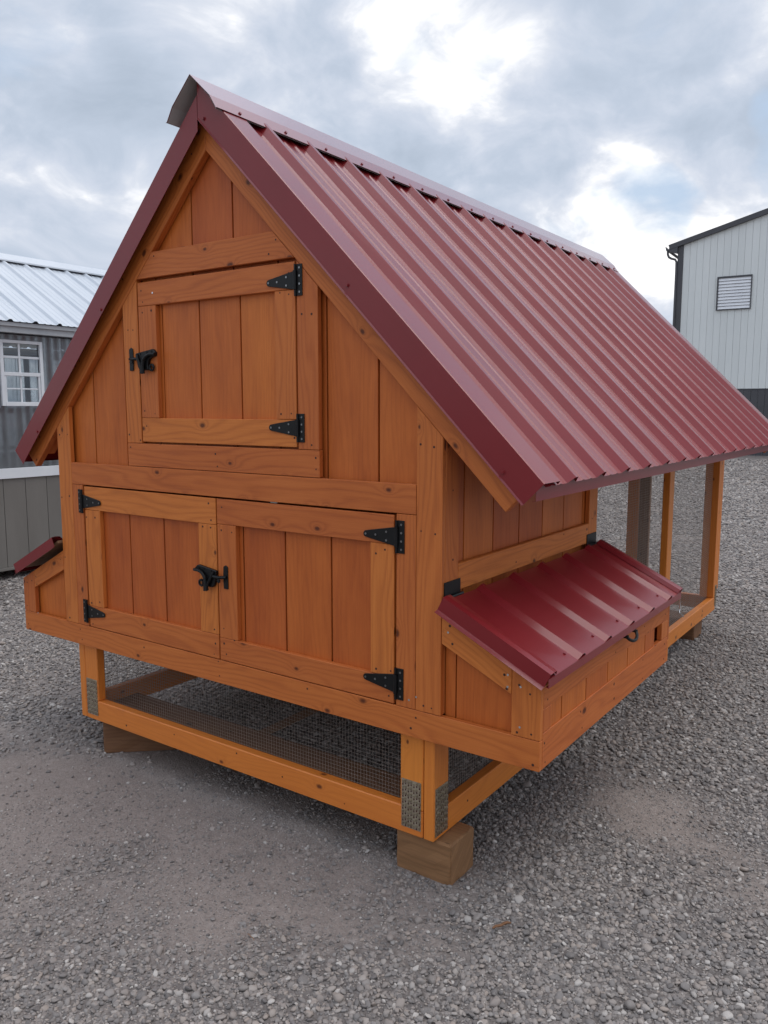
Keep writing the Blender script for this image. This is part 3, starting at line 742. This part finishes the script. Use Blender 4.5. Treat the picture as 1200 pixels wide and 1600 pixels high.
# ------------------------------------------------------------------ coop roof
ZPS = {1: 2.395, -1: 2.350}; XE = {1: 1.262, -1: 1.204}; PIT = .2265; YR0 = .1735
for s in (-1, 1):
    D = Vector((s, 0, -1)).normalized(); N = Vector((s, 0, 1)).normalized()
    L = XE[s]*math.sqrt(2); ZP = ZPS[s]
    cuts = [.004]+[YR0+.008+PIT*q for q in (4, 8, 12)]+[3.728]
    for k in range(4):
        prof = rib_profile(cuts[k], cuts[k+1], YR0+.008, PIT, h=.023, base=.064, top=.018)
        if s > 0 or True:
            sheet('roof_panel', prof, (0, 0, ZP), (0, 1, 0), D, N, L, 'red', coop, segs=6)
    # rafters under the roof
    for y in (.034, .62, 1.268, 1.95, 2.44, 3.06, 3.63):
        zz = ZP-.012
        off = .055 if y < .1 else 0
        Sdp = [(s*.002, y, zz), (s*(1.12 if y < .1 else 1.16), y, zz-(1.12 if y < .1 else 1.16)), (s*(1.05+off*.5), y, zz-(1.16+.035)), (s*.002, y, zz-.125)]
        board('rafter', Sdp, (0, .036, 0), (s, 0, -1), 'trim' if y < .1 else 'inner', coop)
    for t in (.35, .78, 1.2, 1.6):
        P0 = Vector((0, .04, ZP))+D*t-N*.0015
        board('purlin', [P0-N*.006-D*.03, P0-N*.006+D*.03, P0+D*.03, P0-D*.03], (0, 3.64, 0), (0, 1, 0), 'inner', coop, bev=0)
    # rake trim
    xe = XE[s]
    def P(x, zoff, y): return Vector((s*x, y, ZP+zoff-x))
    for yf, sg in ((-.032, 1), (3.737, -1)):
        bm = bmesh.new()
        # lip, face, top flange, down step : section constant along the slope, from ridge to eave
        sec = [(-.098, -.005), (-.092, 0.0), (.022, 0.0), (.0245, .004), (.0245, .103), (.004, .112)]
        n = 8; rows = []
        for k in range(n+1):
            row = []
            for dz, dy in sec:
                x0 = .0006; x = x0+(xe-x0)*k/n
                if k == n: x = xe + dz*.5      # eave end cut square to the slope
                row.append(bm.verts.new(P(x, dz, yf+sg*dy)))
            rows.append(row)
        for k in range(n):
            for i in range(len(sec)-1): bm.faces.new((rows[k][i], rows[k+1][i], rows[k+1][i+1], rows[k][i+1]))
        bm.normal_update(); bm.faces.ensure_lookup_table(); bmesh.ops.solidify(bm, geom=list(bm.faces), thickness=.0009)
        rtm = finish('rake_trim', bm, MT['red'], coop, D)
        bm = bmesh.new()
        for x, z in ((.628, 1.704), (1.153, 1.171), (.03, 2.292)):
            if s > 0 or x > .1:
                z2 = z if s > 0 else z+.002
                disc(bm, (s*(x if s > 0 else x*.9), yf, z2 if s > 0 else ZP-.070-x*.9), (0, -sg, 0), .0075, .0015, 12); disc(bm, (s*(x if s > 0 else x*.9), yf-sg*.0015, z2 if s > 0 else ZP-.070-x*.9), (0, -sg, 0), .0048, .004, 6)
        o = finish('screws', bm, MT['red'], rtm)
    # eave flashing
    e0 = Vector((s*(xe-.012), -.022, ZP-xe+.010)) - N*.006
    folded('eave_trim', [e0-D*.05, e0, e0+Vector((0, 0, -.042)), e0+Vector((-s*.010, 0, -.044))], (0, 3.75, 0), 'red', coop)
    # screws on the sheet ribs pans
    bm = bmesh.new()
    for k in range(16):
        y = YR0+.008+PIT*k+.045
        for t in (.30, .78, 1.2, 1.68):
            if y < 3.7: disc(bm, Vector((0, y, ZP))+D*t, N, .005, .004, 6)
    o = finish('roof_screws', bm, MT['red'], coop); o['kind'] = 'stuff'
# ridge cap
bm = bmesh.new(); sec = [(-.124, 2.300), (-.119, 2.300), (-.090, 2.345), (0, 2.427), (.090, 2.345), (.119, 2.300), (.124, 2.300)]
n = 8; rows = [[bm.verts.new((x, -.062+(3.80)*k/n, z)) for x, z in sec] for k in range(n+1)]
for k in range(n):
    for i in range(len(sec)-1): bm.faces.new((rows[k][i], rows[k+1][i], rows[k+1][i+1], rows[k][i+1]))
bm.normal_update(); bm.faces.ensure_lookup_table(); bmesh.ops.solidify(bm, geom=list(bm.faces), thickness=.0009)
rc = finish('ridge_cap', bm, MT['redcap'], coop, (0, 1, 0))
bm = bmesh.new(); rows = [[bm.verts.new((x*.985, -.0615+3.799*k, z-.0025)) for x, z in sec[1:-1]] for k in range(2)]
for i in range(4): bm.faces.new((rows[0][i], rows[1][i], rows[1][i+1], rows[0][i+1]))
finish('cap_underside', bm, MT['backing'], rc, (0, 1, 0))
bm = bmesh.new()
for k in range(17):
    for s in (-1, 1):
        disc(bm, (s*.110, .055+PIT*k*1.0, 2.316), (s*1, 0, .62), .006, .004, 6)
o = finish('screws', bm, MT['red'], rc)

# nail heads
def bake_nails():
    bm = bmesh.new()
    for p, n, sc in nails:
        r = random.uniform(.0030, .0048)*sc
        tube(bm, [p-n*.0005, p+n*.0004], r, 6)
    o = finish('nail_heads', bm, MT['nail'], coop); o['kind'] = 'stuff'
bake_nails()
bm = bmesh.new()
for p in [(.80, .46), (.834, .455), (.97, .69), (1.165, .60), (1.165, .565), (1.205, .573), (1.205, .456), (.86, .47), (-.80, .96), (-1.16, .43), (-.30, 1.76), (.35, 1.26)]:
    disc(bm, (p[0], -.0003, p[1]), (0, -1, 0), .0035, .0008, 8)
o = finish('bright_nails', bm, MT['chrome'], coop); o['kind'] = 'stuff'

# ------------------------------------------------------------------ timber blocks under the coop
def block(x0, x1, y0, y1, label, rz=0):
    e_ = ((x0+x1)/2, (y0+y1)/2, G)
    bm = bmesh.new(); box_bm(bm, (x0-x1)/2, (x1-x0)/2, (y0-y1)/2, (y1-y0)/2, -.012, -G-.0015, .006)
    bmesh.ops.subdivide_edges(bm, edges=bm.edges, cuts=3, use_grid_fill=True)
    for v in bm.verts: v.co += Vector((random.gauss(0, .0009), random.gauss(0, .0009), 0))
    o = finish('timber_block', bm, MT['block'], None, (1, 0, 0)); o.location = e_; o.rotation_euler.z = rz
    tag(o, label, 'timber block', 'timber blocks propping up the coop'); return o
block(.757, .962, .045, .195, 'squared timber block under the near right corner of the coop, most exposed')
block(-.859, -.559, .115, .265, 'dark timber block turned askew under the left front corner of the coop', R(42))
block(.62, .873, 3.25, 3.45, 'timber block under the far right corner of the coop behind the nest box')
block(-.85, -.60, 3.25, 3.45, 'timber block under the far left corner of the coop, hidden in shade')

# ------------------------------------------------------------------ greenhouse shed on the left
SX = -4.45
shed = thing('greenhouse_shed', (-5.7, 1.8, G), 'grey and white garden shed with white metal roof and clear panels behind the coop', 'shed')
Y0, Y1 = -1.2, 5.2; XB = -6.95
Sb('floor', Y0+.02, Y1-.02, .0, .04, XB+.04, SX-.04, 'y', 'stud', shed, bev=0)
for x in (SX-.45, XB+.35): Sb('skid', Y0, Y1, G-.005, -.047, x, x+.1, 'y', 'stud', shed)
yk = Y0; k = 0
seams = [v for v in np.arange(1.716-15*.2015, Y1, .2015)]
seams = [Y0]+[float(v) for v in seams if Y0 < v < Y1]+[Y1]
for a, b in zip(seams[:-1], seams[1:]):
    Sb('siding_plank', a+.002, b-.002, -.022, .744, SX-.012, SX, 'z', 'grey', shed, bev=.0015)
    Sb('siding_plank', a+.002, b-.002, -.022, .744, XB, XB+.012, 'z', 'grey', shed, bev=.0015)
Sb('wall_core', Y0, Y1, -.022, .744, SX-.02, SX-.0125, 'z', 'charcoal', shed, bev=0)
Sb('wall_core', Y0, Y1, -.022, .744, XB+.0125, XB+.02, 'z', 'charcoal', shed, bev=0)
for x0, x1 in ((SX-.02, SX+.012), (XB-.012, XB+.02)):
    Sb('base_board', Y0, Y1, -.047, -.0235, x0, x1, 'y', 'grey', shed)
    Sb('band_board', Y0, Y1, .7455, .832, x0, x1+.003, 'y', 'white', shed)
for y in (Y0, Y1-.02):
    F('end_wall', [(XB+.021, -.02), (SX-.021, -.02), (SX-.021, 1.95), (-5.7, 2.70), (XB+.021, 1.95)], y, y+.02, 'z', 'grey', shed, bev=0)
# studs and clear panels
WY0, WY1, WZ0, WZ1 = 1.745, 2.135, 1.362, 1.917
for x0, x1 in ((SX-.08, SX-.04), (XB+.04, XB+.08)):
    for y in [1.60+.305*k for k in range(-8, 12)]:
        if Y0 < y < Y1-.06 and not (x0 > -5 and WY0-.02 < y < WY1-.03 ): Sb('stud', y, y+.05, .045, 1.97, x0, x1, 'z', 'stud', shed)
    Sb('sill_rail', Y0+.02, Y1-.02, 1.30, 1.345, x0, x1-.001, 'y', 'stud', shed); Sb('head_rail', Y0+.02, Y1-.02, 1.925, 1.97, x0, x1-.001, 'y', 'stud', shed)
for y in (1.90, ): Sb('stud', y, y+.05, .84, 1.30, SX-.08, SX-.04, 'z', 'stud', shed)
Sb('shelf', Y0+.05, Y1-.05, .98, 1.0, SX-.55, SX-.2, 'y', 'stud', shed)
def clear(y0, y1, z0, z1, x):
    prof = []; t = y0; k = 0
    while t < y1: prof.append((t, .0022*math.sin(2*math.pi*t/.076))); t += .0095
    prof.append((y1, 0))
    return sheet('clear_panel', prof, (x, 0, z1), (0, 1, 0), (0, 0, -1), (1, 0, 0), z1-z0, 'poly', shed, th=.0008, segs=1, wob=0)
cl = [Y0+.01, -.3, .55, 1.15, WY0]
for a, b in zip(cl[:-1], cl[1:]): clear(a, b+.01, .835, 1.965, SX)
clear(WY0, WY1, .835, WZ0, SX); clear(WY0, WY1, WZ1, 1.965, SX)
cl = [WY1, 2.33, 3.0, 3.8, 4.5, Y1-.02]
for a, b in zip(cl[:-1], cl[1:]): clear(a, b+.01, .835, 1.965, SX)
for k in range(7): clear(Y0+k*.91, Y0+k*.91+.92, .835, 1.965, XB)
# window
win = Sb('window', WY0, WY0+.03, WZ0, WZ1, SX-.02, SX+.02, 'z', 'white', shed)
def wf(name, a, b, c, d, x0=SX-.02, x1=SX+.02): return Sb(name, a, b, c, d, x0, x1, 'z', 'white', win)
wf('frame', WY1-.028, WY1, WZ0, WZ1); wf('frame', WY0+.0305, WY1-.0285, WZ0, WZ0+.035); wf('frame', WY0+.0305, WY1-.0285, WZ1-.026, WZ1)
wf('sash', WY0+.0305, WY1-.0285, 1.617, 1.648, SX-.018, SX+.016)
wf('sash', WY0+.031, WY0+.05, 1.3975, 1.6165, SX-.01, SX+.012); wf('sash', WY1-.048, WY1-.029, 1.3975, 1.6165, SX-.01, SX+.012)
wf('muntin', 1.921, 1.936, 1.3975, 1.6165, SX-.008, SX+.004); wf('muntin', WY0+.0505, WY1-.0485, 1.503, 1.515, SX-.009, SX+.003)
wf('muntin', 1.915, 1.932, 1.6485, WZ1-.0265, SX-.012, SX+.008); wf('muntin', WY0+.031, WY1-.029, 1.765, 1.785, SX-.013, SX+.007)
for a, b, c, d in ((WY0+.03, WY1-.028, 1.398, 1.62), (WY0+.03, WY1-.028, 1.64, WZ1-.02)): Sb('pane', a, b, c, d, SX-.0035, SX-.0005, 'z', 'glass', win, bev=0)
# roof
XEV, XRG, ZEV, ZRG = -4.33, -5.7, 2.062, 2.835
for s in (-1, 1):
    D = Vector((s*(XEV-XRG), 0, ZEV-ZRG)); L = D.length; D.normalize(); N = Vector((0, 1, 0)).cross(D)
    if N.z < 0: N = -N
    cc = [Y0-.08, .55, 1.45, 2.36, 3.27, 4.17, Y1+.08]
    for a, b in zip(cc[:-1], cc[1:]):
        sheet('roof_panel', rib_profile(a, b, 1.794-12*PIT, PIT, h=.019, base=.06, top=.02), (XRG, 0, ZRG), (0, 1, 0), D, N, L, 'white_roof', shed, segs=2)
    q = lambda x: XRG+s*(x-XRG)
    a, b = sorted((q(XEV-.022), q(XEV-.012))); Sb('eave_trim', Y0-.07, Y1+.07, 2.024, 2.056, a, b, 'y', 'greytrim', shed, bev=0)
    a, b = sorted((q(XEV-.055), q(XEV-.028))); Sb('fascia', Y0-.06, Y1+.06, 1.972, 2.040, a, b, 'y', 'greytrim', shed)
    a, b = sorted((q(XEV-.056), q(SX-.02))); Sb('soffit', Y0-.05, Y1+.05, 1.974, 1.986, a, b, 'y', 'greytrim', shed, bev=0)
folded('ridge_cap', [(XRG+.16, Y0-.1, ZRG-.065), (XRG+.155, Y0-.1, ZRG-.05), (XRG, Y0-.1, ZRG+.035), (XRG-.155, Y0-.1, ZRG-.05), (XRG-.16, Y0-.1, ZRG-.065)], (0, Y1-Y0+.2, 0), 'white_roof', shed)

# ------------------------------------------------------------------ barn on the right
th = math.atan2(.06104854, .9981348)
barn = thing('metal_barn', (-5.27495, 25.91931, G), 'tall pale metal barn with charcoal trim and a white louvred vent', 'barn', rz=th)
BG = -G
def BF(name, poly, y0, y1, mat, bev=0, par=None):
    return F(name, [(x, z+BG) for x, z in poly], y0, y1, 'z', mat, par or barn, bev, local=True)
RS = .2755; rz_ = lambda x: 6.757+RS*x     # lower edge of the rake trim
BWID = 15.4; mid = BWID/2
rl = lambda x: rz_(x) if x < mid else rz_(BWID-x-.25)
x = -.25; WT = 2.005
sp = .2065
xs_ = [-.25+sp*k for k in range(int(BWID/sp)+1)]
core = BF('wall_core', [(-.42, -.2-0), (BWID, -.2), (BWID, rl(BWID)-.02), (mid, rz_(mid)-.02), (-.42, rz_(-.42)-.02)], .03, .06, 'barn')
for a in xs_[:-1]:
    b = a+sp-.0025
    if a > BWID-.3: break
    BF('siding_panel', [(a+.0025, WT), (b, WT), (b, rl(b)), (a+.0025, rl(a+.0025))], 0, .028, 'barn', bev=.002)
    BF('wainscot_panel', [(a+.0025, -.25), (b, -.25), (b, WT-.03), (a+.0025, WT-.03)], 0, .028, 'charcoal', bev=.006)
BF('base_trim', [(-.25, WT-.028), (BWID-.2, WT-.028), (BWID-.2, WT-.002), (-.25, WT-.002)], -.008, .03, 'charcoal')
for a, b in ((-.43, -.25), (BWID-.2, BWID)):
    BF('corner_trim', [(a, -.25), (b, -.25), (b, rl(b)), (a, rl(a))], -.02, .06, 'charcoal')
BF('rake_trim', [(-.70, rz_(-.70)), (mid, rz_(mid)), (mid, rz_(mid)+.118), (-.70, rz_(-.70)+.118)], -.10, .02, 'charcoal')
BF('rake_trim', [(BWID+.30, rl(BWID+.3)), (mid+.002, rz_(mid)), (mid+.002, rz_(mid)+.118), (BWID+.30, rl(BWID+.3)+.118)], -.10, .02, 'charcoal')
BF('soffit', [(-.69, 6.50), (-.432, 6.42), (-.432, rz_(-.432)-.002), (-.69, rz_(-.69)-.002)], -.09, .01, 'charcoal')
for sx_ in (0, 1):
    P = [(-.72, rz_(-.72)+.119), (mid, rz_(mid)+.119), (mid, rz_(mid)+.16), (-.72, rz_(-.72)+.16)]
    if sx_: P = [(2*mid-a, b) for a, b in P]
    BF('roof', P, -.10, 24, 'charcoal')
for xa, xb in ((-.42, -.38), (BWID-.04, BWID)): 
    o = F('side_wall', [(xa, 0), (xb, 0), (xb, 6.6+BG), (xa, 6.6+BG)], .065, 24, 'z', 'barn', barn, 0, local=True)
F('rear_wall', [(-.37, 0), (BWID-.05, 0), (BWID-.05, 6.6), (mid, rz_(mid)), (-.37, 6.6)], 23.8, 23.85, 'z', 'barn', barn, 0, local=True)
# gutter and downspout
gt = F('gutter', [(-.82, 6.665+BG), (-.79, 6.54+BG), (-.705, 6.52+BG), (-.705, 6.56+BG), (-.775, 6.575+BG), (-.80, 6.665+BG)], -.10, 24, 'z', 'charcoal', barn, 0, local=True)
bm = bmesh.new()
tube(bm, [(-.745, -.05, 6.54+BG), (-.74, -.05, 6.42+BG), (-.70, -.05, 6.33+BG), (-.62, -.05, 6.28+BG), (-.50, -.05, 6.24+BG), (-.455, -.05, 6.16+BG), (-.45, -.05, 5.9+BG), (-.45, -.05, .1+BG)], .036, 8)
finish('downspout', bm, MT['charcoal'], barn, local=True)
# louvred vent
vt = BF('vent', [(.84, 4.515), (1.876, 4.515), (1.876, 5.572), (.84, 5.572)], -.006, -.001, 'charcoal')
VX0, VX1, VZ0, VZ1 = .84, 1.876, 4.515, 5.572
for pl in ([(VX0, VZ0), (VX0+.045, VZ0), (VX0+.045, VZ1), (VX0, VZ1)], [(VX1-.03, VZ0), (VX1, VZ0), (VX1, VZ1), (VX1-.03, VZ1)],
           [(VX0+.0455, VZ0), (VX1-.0305, VZ0), (VX1-.0305, VZ0+.03), (VX0+.0455, VZ0+.03)], [(VX0+.0455, VZ1-.045), (VX1-.0305, VZ1-.045), (VX1-.0305, VZ1), (VX0+.0455, VZ1)]):
    BF('frame', pl, -.05, -.006, 'charcoal', par=vt)
nsl = 10; hh = (VZ1-.045-VZ0-.03)/nsl
for k in range(nsl):
    z0 = VZ0+.03+k*hh+BG
    bm = prism_bm([(VX0+.047, -.042, z0+.004), (VX0+.047, -.036, z0+.002), (VX0+.047, -.008, z0+hh-.008), (VX0+.047, -.014, z0+hh-.006)], (VX1-VX0-.079, 0, 0), 0)
    finish('slat', bm, MT['vent'], vt, (1, 0, 0), local=True)

# ------------------------------------------------------------------ small litter on the ground
def litter(name, x, y, L_, rz, r, mat, label, cat):
    bm = bmesh.new(); n = 6
    pts = [(-L_/2+L_*k/n, .12*L_*math.sin(2.2*k/n), .006+.002*math.sin(k*1.7)) for k in range(n+1)]
    tube(bm, pts, [r*.6]+[r]*(n-1)+[r*.5], 6)
    o = finish(name, bm, MT[mat], None, (1, 0, 0)); o.location = (x, y, G+.010); o.rotation_euler.z = rz
    return tag(o, label, cat)
litter('dry_straw', .641, -.504, .035, R(-20), .0011, 'inner', 'thin pale straw stalk lying on the gravel in the foreground', 'straw')
litter('brown_twig', 1.191, -.054, .062, R(55), .0040, 'block', 'small brown twig lying on the gravel in front of the coop', 'twig')

# ------------------------------------------------------------------ loose gravel (one mass of stones, instanced)
def scatter():
    th0 = math.pi/2+yaw; half = R(40)
    P = []; Sz = []
    def ring(r0, r1, dens, s0, s1, pw=1.6, mode=0):
        area = half*(r1*r1-r0*r0); n = int(area*dens)
        r = np.sqrt(rng.random(n)*(r1*r1-r0*r0)+r0*r0); a = th0+(rng.random(n)*2-1)*half
        x = CL.x+r*np.cos(a); y = CL.y+r*np.sin(a)
        d = dirt_mask(x, y)
        u = rng.random(n)**pw; sz = s0+(s1-s0)*u
        keep = rng.random(n) < (1-d*(.90 if mode == 0 else .30))
        sz = sz*(1-.25*d)
        P.append(np.stack([x, y], 1)[keep]); Sz.append(sz[keep])
    ring(.7, 3.2, 6800, .0040, .0092, 1.7); ring(.7, 3.2, 11000, .0018, .0042, 1.2, 1); ring(.7, 3.2, 230, .008, .0150, 1.6)
    ring(3.2, 6.5, 3900, .0056, .0112, 1.5); ring(3.2, 6.5, 120, .010, .016, 1.5)
    ring(6.5, 11, 1500, .0095, .0165, 1.3); ring(11, 17, 620, .014, .024, 1.3); ring(17, 26, 170, .02, .034, 1.3)
    p = np.concatenate(P); s = np.concatenate(Sz); n = len(p)
    fl = np.exp(-np.maximum(0, np.hypot(p[:, 0]-.5, p[:, 1]-3)-5)**2/20)
    z = G+(height(p[:, 0], p[:, 1])-G)*fl
    z = z+s*rng.uniform(-.15, .55, n)
    inb = np.zeros(n, bool)
    for x0, x1, y0, y1 in ((.75, .97, .04, .2), (-.80, -.60, .08, .30), (.61, .88, 3.24, 3.46)):
        inb |= (p[:, 0] > x0) & (p[:, 0] < x1) & (p[:, 1] > y0) & (p[:, 1] < y1)
    k = ~inb; p, s, z = p[k], s[k], z[k]; n = len(p)
    me = bpy.data.meshes.new('loose_gravel'); me.vertices.add(n)
    me.vertices.foreach_set('co', np.stack([p[:, 0], p[:, 1], z], 1).astype(np.float32).ravel())
    sc = np.stack([s*rng.uniform(.85, 1.35, n), s*rng.uniform(.75, 1.1, n), s*rng.uniform(.45, .8, n)], 1)
    a = me.attributes.new('sc', 'FLOAT_VECTOR', 'POINT'); a.data.foreach_set('vector', sc.astype(np.float32).ravel())
    rot = np.stack([rng.normal(0, .35, n), rng.normal(0, .35, n), rng.uniform(0, 6.283, n)], 1)
    a = me.attributes.new('rot', 'FLOAT_VECTOR', 'POINT'); a.data.foreach_set('vector', rot.astype(np.float32).ravel())
    a = me.attributes.new('pick', 'INT', 'POINT'); a.data.foreach_set('value', rng.integers(0, 7, n).astype(np.int32))
    a = me.attributes.new('tone', 'FLOAT', 'POINT'); a.data.foreach_set('value', rng.random(n).astype(np.float32))
    me.update()
    o = link('loose_gravel', me, None); tag(o, 'grey and tan pebbles lying over the gravel yard', 'gravel', kind='stuff')
    m, nt = new_mat('pebble'); t = NT(nt)
    tn = t.n('ShaderNodeAttribute', attribute_name='tone', attribute_type='INSTANCER').outputs['Fac']
    oc = t.n('ShaderNodeTexCoord').outputs['Object']
    n1 = t.n('ShaderNodeTexNoise', {'Vector': oc, 'Scale': 2.5, 'Detail': 5.0, 'Roughness': .7}).outputs[0]
    c = t.ramp(tn, [(0, (.095, .088, .086)), (.18, (.150, .140, .136)), (.38, (.205, .184, .171)), (.55, (.255, .218, .196)), (.68, (.225, .212, .204)), (.80, (.30, .248, .212)), (.93, (.34, .31, .285)), (1, (.50, .465, .43))])
    c = t.mix(t.maprange(n1, .3, .7, 0, .45), c, (.28, .24, .215))
    princ(t, color=c, rough=.8, spec=.3)
    o.data.materials.append(m)
    ng = bpy.data.node_groups.new('scatter_pebbles', 'GeometryNodeTree')
    ng.interface.new_socket('Geometry', in_out='INPUT', socket_type='NodeSocketGeometry'); ng.interface.new_socket('Geometry', in_out='OUTPUT', socket_type='NodeSocketGeometry')
    N = ng.nodes; Lk = ng.links.new
    gi = N.new('NodeGroupInput'); go = N.new('NodeGroupOutput'); g2i = N.new('GeometryNodeGeometryToInstance')
    for k in range(7):
        ico = N.new('GeometryNodeMeshIcoSphere'); ico.inputs['Radius'].default_value = 1.0; ico.inputs['Subdivisions'].default_value = 2
        sp_ = N.new('GeometryNodeSetPosition'); nz = N.new('ShaderNodeTexNoise'); nz.inputs['Scale'].default_value = .9; nz.inputs['Detail'].default_value = 1.5
        pos = N.new('GeometryNodeInputPosition'); ad = N.new('ShaderNodeVectorMath'); ad.operation = 'ADD'; ad.inputs[1].default_value = (k*7.3, k*3.1, k*5.7)
        Lk(pos.outputs[0], ad.inputs[0]); Lk(ad.outputs[0], nz.inputs['Vector'])
        sb = N.new('ShaderNodeVectorMath'); sb.operation = 'SUBTRACT'; sb.inputs[1].default_value = (.5, .5, .5); Lk(nz.outputs['Color'], sb.inputs[0])
        ml = N.new('ShaderNodeVectorMath'); ml.operation = 'SCALE'; ml.inputs['Scale'].default_value = 1.25; Lk(sb.outputs[0], ml.inputs[0])
        Lk(ico.outputs[0], sp_.inputs[0]); Lk(ml.outputs[0], sp_.inputs['Offset'])
        ss = N.new('GeometryNodeSetShadeSmooth'); Lk(sp_.outputs[0], ss.inputs[0]); ss.inputs['Shade Smooth'].default_value = True
        mtn = N.new('GeometryNodeSetMaterial'); mtn.inputs['Material'].default_value = m; Lk(ss.outputs[0], mtn.inputs[0])
        Lk(mtn.outputs[0], g2i.inputs[0])
    m2p = N.new('GeometryNodeMeshToPoints'); Lk(gi.outputs[0], m2p.inputs[0])
    iop = N.new('GeometryNodeInstanceOnPoints'); Lk(m2p.outputs[0], iop.inputs['Points']); Lk(g2i.outputs[0], iop.inputs['Instance'])
    iop.inputs['Pick Instance'].default_value = True
    def at(nm, ty):
        q = N.new('GeometryNodeInputNamedAttribute'); q.data_type = ty; q.inputs['Name'].default_value = nm; return q.outputs[0]
    Lk(at('pick', 'INT'), iop.inputs['Instance Index']); Lk(at('sc', 'FLOAT_VECTOR'), iop.inputs['Scale'])
    e2r = N.new('FunctionNodeEulerToRotation'); Lk(at('rot', 'FLOAT_VECTOR'), e2r.inputs[0]); Lk(e2r.outputs[0], iop.inputs['Rotation'])
    Lk(iop.outputs[0], go.inputs[0])
    md = o.modifiers.new('scatter', 'NODES'); md.node_group = ng
    print('pebbles', n)
scatter()
